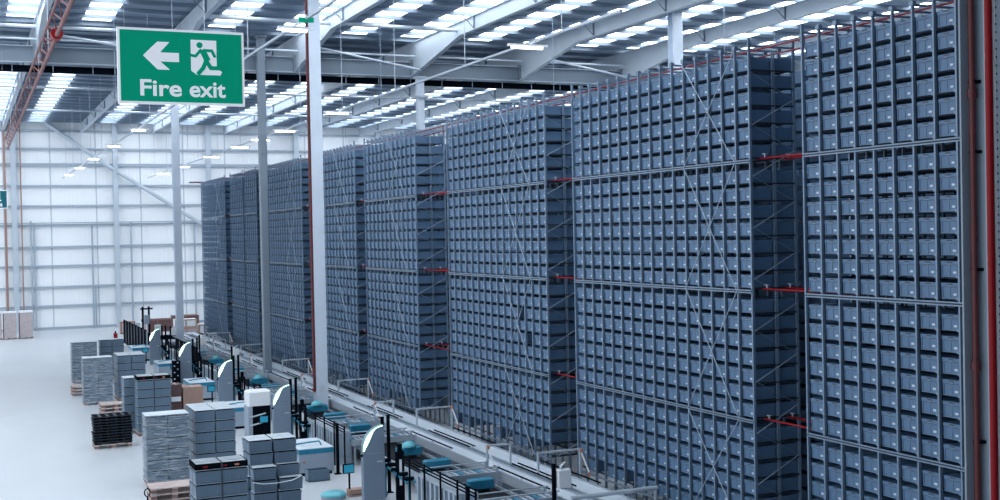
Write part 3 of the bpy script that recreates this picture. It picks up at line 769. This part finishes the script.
pc = thing('printer_cabinet', 'white topped cabinet with a black opening next to the second pylon', 'cabinet', (9.3, 42.3, 0))
part('hood', MB().bbox(9.15, 9.98, 42.3, 43., 1.18, 1.72, M['white'], .05), pc)
part('opening', MB().box(9.3, 9.95, 42.34, 43, .1, 1.18, M['black']), pc, 'black opening')
part('side_panel', MB().box(9.15, 9.3, 42.3, 43, 0, 1.18, M['machine']), pc)
part('foot_bar', MB().box(9.15, 9.98, 42.3, 43, 0, .1, M['machine']), pc)
for k in (.5, .8): part('paper_arm', MB().tube((9.2, 42.25, k), (9.75, 42.2, k+.12), .03, M['alu'], 8), pc)
db = thing('server_rack', 'black studded cabinet next to the fourth pylon', 'cabinet', (9.35, 60.0, 0))
part('body', MB().box(9.3, 9.66, 59.9, 60.3, 0, 1.2, M['blackmetal']), db)
for k in range(6): part('indicator', MB().box(9.34+.16*(k % 2), 9.40+.16*(k % 2), 59.89, 59.9, .3+.16*k, .35+.16*k, M['label']), db)

# ------------------------------------------------------------------ pallets, lidded totes and stacks
def pallet_mb():
    b = MB()
    for i in range(7):
        x = -.6+i*.1838
        b.box(x, x+.098, -.4, .4, .122, .144, M['wood'])
    return b
PAL = {}
def make_pallet(x, y, z, label, group, dark=False, wx=1.2, wy=.8):
    key = (dark, wx, wy)
    if key not in PAL:
        dm = M['black'] if dark else M['wood']; em = M['black'] if dark else M['woodend']
        d = MB(); nb = 7
        for i in range(nb):
            y0 = -wy/2+i*(wy-.1)/(nb-1); d.box(-wx/2, wx/2, y0, y0+.1, .122, .144, dm)
        for xx in (-wx/2, -.0725, wx/2-.145): d.box(xx, xx+.145, -wy/2, wy/2, .10, .122, dm)
        bl = MB()
        for xx in (-wx/2, -.0725, wx/2-.145):
            bl.box(xx, xx+.145, -wy/2, wy/2, 0, .022, dm)
            for yy in (-wy/2, -.05, wy/2-.1): bl.box(xx, xx+.145, yy, yy+.1, .022, .10, em)
        PAL[key] = (d.mesh('deck'), bl.mesh('runner'))
    p = thing('pallet' if not dark else 'plastic_pallet', label, 'pallet', (x, y, z), group)
    link('deck_board', PAL[key][0], p); link('runner', PAL[key][1], p)
    return p
def lidded_tote_meshes():
    b = MB(); C = M['crate']
    b.box(-.295, .295, -.195, .195, 0, .25, C, .012, .012)
    b.box(-.30, .30, -.20, .20, .225, .272, C)
    for i in range(5):
        x = -.2+i*.1
        b.box(x-.008, x+.008, -.199, -.185, .02, .24, C); b.box(x-.008, x+.008, .185, .199, .02, .24, C)
    for s in (-1, 1):
        b.box(s*.298-.004, s*.298+.004, -.06, .06, .245, .272, M['totedark'])  # dark plate in place of the shaded hand slot
        b.box(-.29, .29, s*.194-.003, s*.194+.003, .0, .02, C)
    l = MB().box(-.27, .27, -.17, .17, .262, .310, M['black'])  # black core paints the shade of the gap between layers
    l.box(-.292, .292, -.192, -.004, .308, .316, M['lid']); l.box(-.292, .292, .004, .192, .308, .316, M['lid'])
    l.box(-.22, .22, -.15, -.03, .316, .3195, M['lid']); l.box(-.22, .22, .03, .15, .316, .3195, M['lid'])
    return b.mesh('lidded_tote_body'), l.mesh('lid')
cb_me, cl_me = lidded_tote_meshes()
LAY = .32
LORD = ['bottom', 'second', 'third', 'fourth', 'fifth', 'sixth', 'seventh']
def crate(x, y, z, label, group):
    c = thing('stacked_tote', label, 'crate', (x, y, z), group)  # lidded totes, the same sort as those in the racks
    link('lidded_tote_body', cb_me, c); link('lid', cl_me, c)
    return c
def stack(x0, yf, layers, name, group, rows=2, pallet=True, skip=(), jit=0.):
    """Lidded totes two wide from x0, rows deep from front yf; only those not buried in the stack."""
    rr = random.Random(int(x0*100+yf*10))
    np_ = max(1, rows//2)
    z0 = .144 if pallet else 0
    if pallet:
        for k in range(np_): make_pallet(x0+.61, yf+.41+k*.85, 0, 'wooden pallet under the '+name+('' if k == 0 else ', rear one'), 'pallets under the crate stacks')
    for l in range(layers):
        for r in range(rows):
            for c in range(2):
                if (c, r, l) in skip: continue
                lab = '%s of the %s, %s layer from floor, %s' % ('grey tote', name, LORD[l], ('front row, ' if r == 0 else ORD[r+1]+' row, ')+('outer' if c == 0 else 'inner'))
                crate(x0+.305+c*.61+rr.uniform(-jit, jit), yf+.2+r*.425+rr.uniform(-jit, jit), z0+l*LAY, lab, 'totes of the '+name)
    return z0+layers*LAY
def wrap(x0, x1, y0, y1, z1, label):
    t = thing('stretch_film', label, 'wrap', ((x0+x1)/2, y0, 0), 'stretch wrapped crate loads')
    o = MB(); n = 14
    rr = random.Random(int(x0*50))
    ring = [(x0, y0), (x0+(x1-x0)*.5, y0-.006), (x1, y0), (x1+.004, (y0+y1)/2), (x1, y1), ((x0+x1)/2, y1), (x0, y1), (x0-.004, (y0+y1)/2)]
    vs = []; fs = []
    for i in range(n+1):
        z = .06+(z1-.06)*i/n
        for x, y in ring:
            vs.append((x+rr.uniform(-.004, .004), y+rr.uniform(-.004, .004), z))
    for i in range(n):
        for k in range(8): fs.append((i*8+k, i*8+(k+1) % 8, i*8+8+(k+1) % 8, i*8+8+k))
    o.add(vs, fs, M['film']); part('side_wrap', o, t)
    tp = MB(); m = 6; vs = []; fs = []
    for i in range(m+1):
        for j in range(m+1):
            e = i in (0, m) or j in (0, m)
            vs.append((x0+(x1-x0)*i/m, y0+(y1-y0)*j/m, z1+(0 if e else rr.uniform(.0, .03))))
    for i in range(m):
        for j in range(m): fs.append((i*(m+1)+j, (i+1)*(m+1)+j, (i+1)*(m+1)+j+1, i*(m+1)+j+1))
    tp.add(vs, fs, M['filmtop']); part('top_wrap', tp, t)
# far to near
zt = stack(4.93, 63.8, 6, 'far wrapped stack', 'a'); wrap(4.915, 6.165, 63.785, 64.64, zt+.005, 'glossy stretch film around the far tote stack by open floor')
stack(6.36, 64.6, 6, 'far bare stack', 'a')
zt = stack(4.7, 54.9, 6, 'middle wrapped stack', 'a'); wrap(4.685, 5.935, 54.885, 55.74, zt+.005, 'glossy stretch film around the middle tote stack above wooden pallets')
stack(6.18, 55.3, 6, 'middle bare stack', 'a', rows=4)
z3 = stack(5.7, 45.1, 6, 'trayed far stack', 'a')
stack(5.35, 46.1, 6, 'set-back stack', 'a', rows=2)
zt = stack(4.75, 35.75, 6, 'front wrapped stack', 'a'); wrap(4.735, 5.985, 35.735, 36.59, zt+.005, 'glossy stretch film around the large tote stack closest to the floor aisle')
stack(6.2, 36.1, 6, 'lidded stack', 'a', rows=4)
z6 = stack(4.7, 27.5, 6, 'strapped front stack', 'a', pallet=False)
# staggered front stack, its totes shifted
rr = random.Random(5)
make_pallet(7.1, 30.4, 0, 'wooden pallet under the staggered front stack', 'pallets under the crate stacks')
for l in range(6):
    for r in range(2):
        for c in range(2):
            dx, dy = ((0, 0), (.02, .02), (.06, -.06), (-.02, -.12), (0, 0), (0, 0))[5-l]
            if l == 3 and c == 0 and r == 0: dx, dy = .03, -.30
            if l == 2 and r == 0: dx, dy = .05+.03*c, -.26
            if l < 2 and r == 0: dx, dy = .04, -.26
            lab = 'grey tote of the staggered front stack, %s layer from floor, %s row, %s' % (LORD[l], 'front' if r == 0 else 'rear', 'outer' if c == 0 else 'inner')
            crate(6.78+c*.63+dx, 30.2+r*.42+dy+(.0 if r == 0 else 0), .144+l*LAY, lab, 'totes of the staggered front stack')
# black trays lying on two stacks, straps
def tray(x0, y0, z, label):
    t = thing('black_tray', label, 'tray', (x0+.6, y0+.4, z), 'black trays on the crate stacks')
    b = MB().box(x0, x0+1.2, y0, y0+.8, z, z+.02, M['black'])
    for (a, c, d, e) in ((x0, x0+1.2, y0, y0+.03), (x0, x0+1.2, y0+.77, y0+.8), (x0, x0+.03, y0, y0+.8), (x0+1.17, x0+1.2, y0, y0+.8)): b.box(a, c, d, e, z, z+.13, M['black'])
    part('base', b, t)
    for i in range(4): part('slat', MB().box(x0+.03, x0+1.17, y0+.08+i*.18, y0+.18+i*.18, z+.115, z+.135, M['alu'] if i % 2 else M['lid']), t, 'pale slat')
    for i, xx in enumerate((.18, .62, .9)): part('tag', MB().box(x0+xx, x0+xx+.1, y0-.006, y0, z+.04, z+.08, M['red'] if i != 2 else M['orange']), t, 'red tag')
tray(4.71, 27.52, z6, 'black tray with pale slats atop the strapped front stack')
tray(5.71, 45.12, z3, 'black tray with pale slats atop the trayed far stack')
def strap(x, y0, y1, z1, label):
    o = MB().box(x-.02, x+.02, y0-.006, y0-.001, .15, z1+.006, M['totedark'])
    o.box(x-.02, x+.02, y0-.006, y1+.006, z1+.001, z1+.006, M['totedark'])
    solid('packing_strap', o, label, 'strap', 'dark straps around the crates')
strap(5.31, 27.50, 28.3, z6+.14, 'dark vertical strap around the strapped front stack')
strap(6.31, 45.1, 45.9, z3+.14, 'dark vertical strap around the trayed far stack')
sg = MB(); P0 = [(6.5, 29.72, 1.06), (6.75, 29.70, 1.0), (7.1, 29.69, .99), (7.5, 29.70, 1.02), (7.72, 29.71, 1.10)]
for a, b in zip(P0[:-1], P0[1:]): sg.tube(a, b, .012, M['white'], 6)
solid('hanging_strap', sg, 'sagging white cord across the staggered front stack', 'cord')
# loose tote on the floor
ct = thing('loose_tote', 'open grey tote standing alone on the floor before the teal banded cabinet', 'tote', (9.4, 34.25, 0))
m = MB(); C = M['crate']
x0, x1, y0, y1, h = 9.08, 9.72, 34.02, 34.42, .33
m.box(x0, x1, y0, y0+.02, 0, h, C).box(x0, x1, y1-.02, y1, 0, h, C).box(x0, x0+.02, y0, y1, 0, h, C).box(x1-.02, x1, y0, y1, 0, h, C).box(x0, x1, y0, y1, 0, .02, C)
part('body', m, ct)
r_ = MB()
for a in ((x0-.012, x1+.012, y0-.012, y0), (x0-.012, x1+.012, y1, y1+.012), (x0-.012, x0, y0, y1), (x1, x1+.012, y0, y1)): r_.box(a[0], a[1], a[2], a[3], h-.08, h, C)
part('rim', r_, ct)
# cardboard sheet, cyan bin
cs = solid('cardboard_box', MB().box(9.55, 10.05, 31.5, 31.8, 0, .20, M['card']), 'low brown carton on the floor beside the closest pylon', 'box')
part('printing', MB().box(9.62, 9.95, 31.495, 31.5, .05, .08, M['carddark']), cs)
cy = thing('round_bin', 'round cyan topped bin at the bottom edge near the closest pylon', 'bin', (9.12, 31.6, 0))
part('drum', MB().tube((9.12, 31.6, 0), (9.12, 31.6, .1), .34, M['machine'], 24), cy)
part('cover', MB().dome((9.12, 31.6, .1), .36, .12, M['cyan'], 24), cy, 'cyan cover')
# black plastic pallets on a wooden one
make_pallet(4.62, 43.5, 0, 'wooden pallet under the black plastic pallets', 'loose wooden pallets', wx=1.25)
def black_pallet(x, y, z, label):
    p = thing('plastic_pallet', label, 'pallet', (x, y, z), 'black plastic pallets in one pile')
    link('deck', BPD, p); link('runner', BPR, p); return p
M['blackdeck'] = mat('highlit_black_deck', (.017, .024, .036), .5, spec=.3)  # deck made paler to put edge highlights into the colour
d = MB().box(-.64, .64, -.42, .42, .062, .092, M['blackdeck'])
for i in range(5): d.box(-.62+i*.26, -.46+i*.26, -.40, .40, .092, .0945, M['blackmetal'])
BPD = d.mesh('deck'); b = MB()
for xx in (-.62, -.1, .42):
    b.box(xx, xx+.2, -.40, .40, .0, .062, M['black'])
BPR = b.mesh('runner')
for k in range(10): black_pallet(4.62+rr.uniform(-.02, .02), 43.5+rr.uniform(-.02, .02), .144+k*.0975, 'black plastic pallet, %s from the floor in the black pile' % ORD[k+1])
# wooden pallets
for k in range(5): make_pallet(5.42, 49.6, k*.146, 'wooden pallet behind the black pile, %s from the floor' % ORD[k+1], 'wooden pallets behind the black pile', wx=1.15)
for k in range(3): make_pallet(5.1, 59.0, k*.146, 'wooden pallet half hidden by the middle wrapped stack, %s from the floor' % ORD[k+1], 'wooden pallets by the middle wrapped stack')
for k in range(5): make_pallet(4.88, 31.95, k*.16, 'wooden pallet beneath the front wrapped stack edge, %s from the floor' % ORD[k+1], 'wooden pallets before the front wrapped stack')
# pallet truck handle
pj = thing('pallet_truck', 'black looped handle of a pallet truck beside the front wooden pallets', 'pallet truck', (4.2, 31.3, 0))
lp = MB(); ps = [(4.16+.07*math.cos(t), 31.4, .74+.10*math.sin(t)) for t in [2*math.pi*i/12 for i in range(13)]]
for a, b in zip(ps[:-1], ps[1:]): lp.tube(a, b, .016, M['black'], 6)
part('handle', lp, pj); part('shaft', MB().tube((4.16, 31.4, .64), (4.2, 31.5, .12), .022, M['black'], 8), pj)
part('base', MB().box(4.08, 4.28, 31.4, 31.75, .03, .2, M['blackmetal']), pj)
for yy in (31.45, 31.7): part('wheel', MB().tube((4.1, yy, .06), (4.26, yy, .06), .06, M['black'], 12), pj)
# cartons behind the lidded stack
def carton(x0, x1, y0, y1, z0, z1, label, m, group='cartons behind the lidded stack'):
    c = thing('carton', label, 'box', ((x0+x1)/2, y0, z0), group)
    part('body', MB().box(x0, x1, y0, y1, z0, z1, m), c)
    part('tape', MB().box((x0+x1)/2-.03, (x0+x1)/2+.03, y0-.003, y1, z1, z1+.003, M['pcard']), c)
    return c
make_pallet(7.75, 47.4, 0, 'wooden pallet under the brown cartons', 'loose wooden pallets')
carton(7.2, 7.62, 47.05, 47.75, .144, .80, 'dark brown carton at the foot of the carton pile', M['carddark'])
pcs = carton(7.2, 7.6, 47.05, 47.75, .803, 1.15, 'dark brown carton with white sheet, middle of the carton pile', M['carddark'])
part('paper_sheet', MB().box(7.22, 7.58, 47.035, 47.049, .93, 1.11, M['white']), pcs, 'white paper sheet')
carton(7.2, 7.62, 47.05, 47.75, 1.153, 1.58, 'dark brown carton on top of the carton pile', M['carddark'])
carton(7.66, 8.42, 47.0, 47.75, .144, .78, 'tan carton lower of two beside the dark ones', M['card'])
carton(7.66, 8.42, 47.0, 47.75, .783, 1.45, 'large tan carton on top beside the dark ones', M['card'])

# ------------------------------------------------------------------ far end of the hall
for i, (x0, x1) in enumerate(((1.5, 2.55), (2.62, 3.56), (3.72, 4.7))):
    w = ['cut by the frame edge', 'between two others', 'closest to the white wall post'][i]
    make_pallet((x0+x1)/2, 96, 0, 'wooden pallet under the beige load '+w, 'pallets by the panelled wall', wx=x1-x0, wy=1.0)
    lo = thing('wrapped_load', 'beige carton load by the panelled wall, '+w, 'pallet load', ((x0+x1)/2, 95.5, .144), 'beige carton loads by the wall')
    for k in range(3): part('carton_layer', MB().box(x0+.02, x1-.02, 95.52, 96.48, .144+k*.6, .735+k*.6, M['pcard']), lo)
    part('film_cap', MB().box(x0, x1, 95.5, 96.5, 1.945, 2.06, M['white']), lo, 'white film cap')
    part('corner_post', MB().box(x0, x0+.06, 95.49, 95.55, .144, 1.945, M['carddark']), lo)
fx = thing('fire_extinguisher', 'red fire extinguisher standing on the floor by the black fence', 'fire extinguisher', (10.0, 88.4, 0))
part('cylinder', MB().tube((9.75, 88, .02), (9.75, 88, .62), .14, M['red'], 14), fx); part('valve', MB().tube((9.75, 88, .62), (9.75, 88, .78), .05, M['black'], 8), fx)
part('stand', MB().box(9.55, 9.95, 87.85, 88.15, 0, .02, M['white']), fx); part('back_board', MB().box(9.6, 9.7, 88.15, 88.17, 0, 1.1, M['white']), fx)
def panel(x, y0, y1, h, label):
    p = thing('safety_fence', label, 'fence panel', (x, y0, 0), 'black mesh fence panels')
    part('frame', MB().box(x-.03, x+.03, y0, y0+.08, 0, h, M['girt']).box(x-.03, x+.03, y1-.06, y1, .15, h, M['blackmetal']).box(x-.03, x+.03, y0, y1, h-.05, h, M['blackmetal']).box(x-.03, x+.03, y0, y1, .15, .2, M['blackmetal']), p)
    part('mesh_infill', MB().box(x-.008, x+.008, y0+.06, y1-.06, .2, h-.05, M['blackmetal']), p)
    part('foot', MB().box(x-.09, x+.09, y0-.03, y0+.09, 0, .03, M['pcard']), p)
for k in range(8): panel(10.0, 73.9+k*1.42, 73.9+k*1.42+1.38, 1.75, 'black mesh fence panel, %s along from the last pylon' % ORD[k+1])
for k in range(5): panel(11.0, 62.5+k*1.42, 62.5+k*1.42+1.38, 1.55, 'black mesh fence panel behind the pylons, %s from the fourth pylon' % ORD[k+1])
wr = thing('stretch_wrapper', 'dark mast of the pallet wrapper beyond the black fence', 'machine', (11, 82, 0))
for x in (10.85, 11.25): part('mast_post', MB().box(x-.06, x+.06, 81.95, 82.07, 0, 2.75, M['blackmetal']), wr)
part('film_carriage', MB().bbox(10.9, 11.25, 81.7, 81.98, 1.6, 2.2, M['machine'], .03), wr); part('crown_bar', MB().box(10.7, 11.5, 81.95, 82.07, 2.55, 2.65, M['blackmetal']), wr)
part('turntable', MB().tube((11.1, 81.2, 0), (11.1, 81.2, .12), .75, M['machine'], 24), wr); part('control_panel', MB().bbox(11.6, 12.0, 81.8, 82.1, .8, 1.5, M['white'], .03), wr)
lb = thing('long_table', 'long low black conveyor side crossing beneath the crates by the wall', 'conveyor', (13.6, 84, 0))
part('top', MB().box(12.1, 15.15, 84, 84.9, .3, .58, M['blackmetal']), lb)
for x in (12.3, 13.6, 15.0): part('leg', MB().box(x-.05, x+.05, 84.1, 84.8, 0, .3, M['blackmetal']), lb)
def wcrate(x0, x1, y, z0, z1, label, m1, m2):
    c = thing('wooden_crate', label, 'crate', ((x0+x1)/2, y, z0), 'timber crates by the wall')
    part('body', MB().box(x0+.03, x1-.03, y+.03, y+1.0, z0, z1, M[m1]), c)
    fr = MB()
    for z in (z0, z1-.1): fr.box(x0, x1, y, y+.03, z, z+.1, M[m2])
    for x in (x0, (x0+x1)/2-.05, x1-.1): fr.box(x, x+.1, y, y+.03, z0+.1, z1-.1, M[m2])
    part('frame', fr, c)
for k, (x0, x1, y, z0, z1, l, a, b) in enumerate([
        (14.2, 15.9, 90, 0, .62, 'pale timber crate lower one beside the rack end', 'pcard', 'card'), (14.2, 15.8, 90.02, .62, 1.25, 'pale timber crate upper one beside the rack end', 'white', 'card'),
        (15.95, 16.8, 90.2, 0, .8, 'brown framed box tight beside the rack end', 'white', 'card'), (15.1, 17.2, 97, 0, 1.1, 'dark timber crate behind the pale ones', 'carddark', 'woodend'),
        (10.9, 12.0, 95, 0, .95, 'brown timber crate behind the black fence', 'wood', 'woodend'), (12.6, 14.9, 95.5, 0, 1.0, 'dark timber crate beside the wrapper mast', 'carddark', 'woodend'),
        (12.1, 12.55, 92, 0, 1.0, 'small pale box between the timber crates', 'white', 'pcard')]): wcrate(x0, x1, y, z0, z1, l, a, b)

# ------------------------------------------------------------------ light and view
w = bpy.data.worlds.new('world'); scn.world = w; w.use_nodes = True
bg = w.node_tree.nodes['Background']; bg.inputs['Color'].default_value = (.87, .94, 1.0, 1); bg.inputs['Strength'].default_value = 1.65
scn.view_settings.view_transform = 'Standard'; scn.view_settings.look = 'None'
scn.view_settings.gamma = 1; scn.view_settings.use_curve_mapping = False
scn.view_settings.exposure = 0.0
scn.cycles.use_denoising = True
scn.cycles.max_bounces = 6; scn.cycles.diffuse_bounces = 4; scn.cycles.transparent_max_bounces = 12
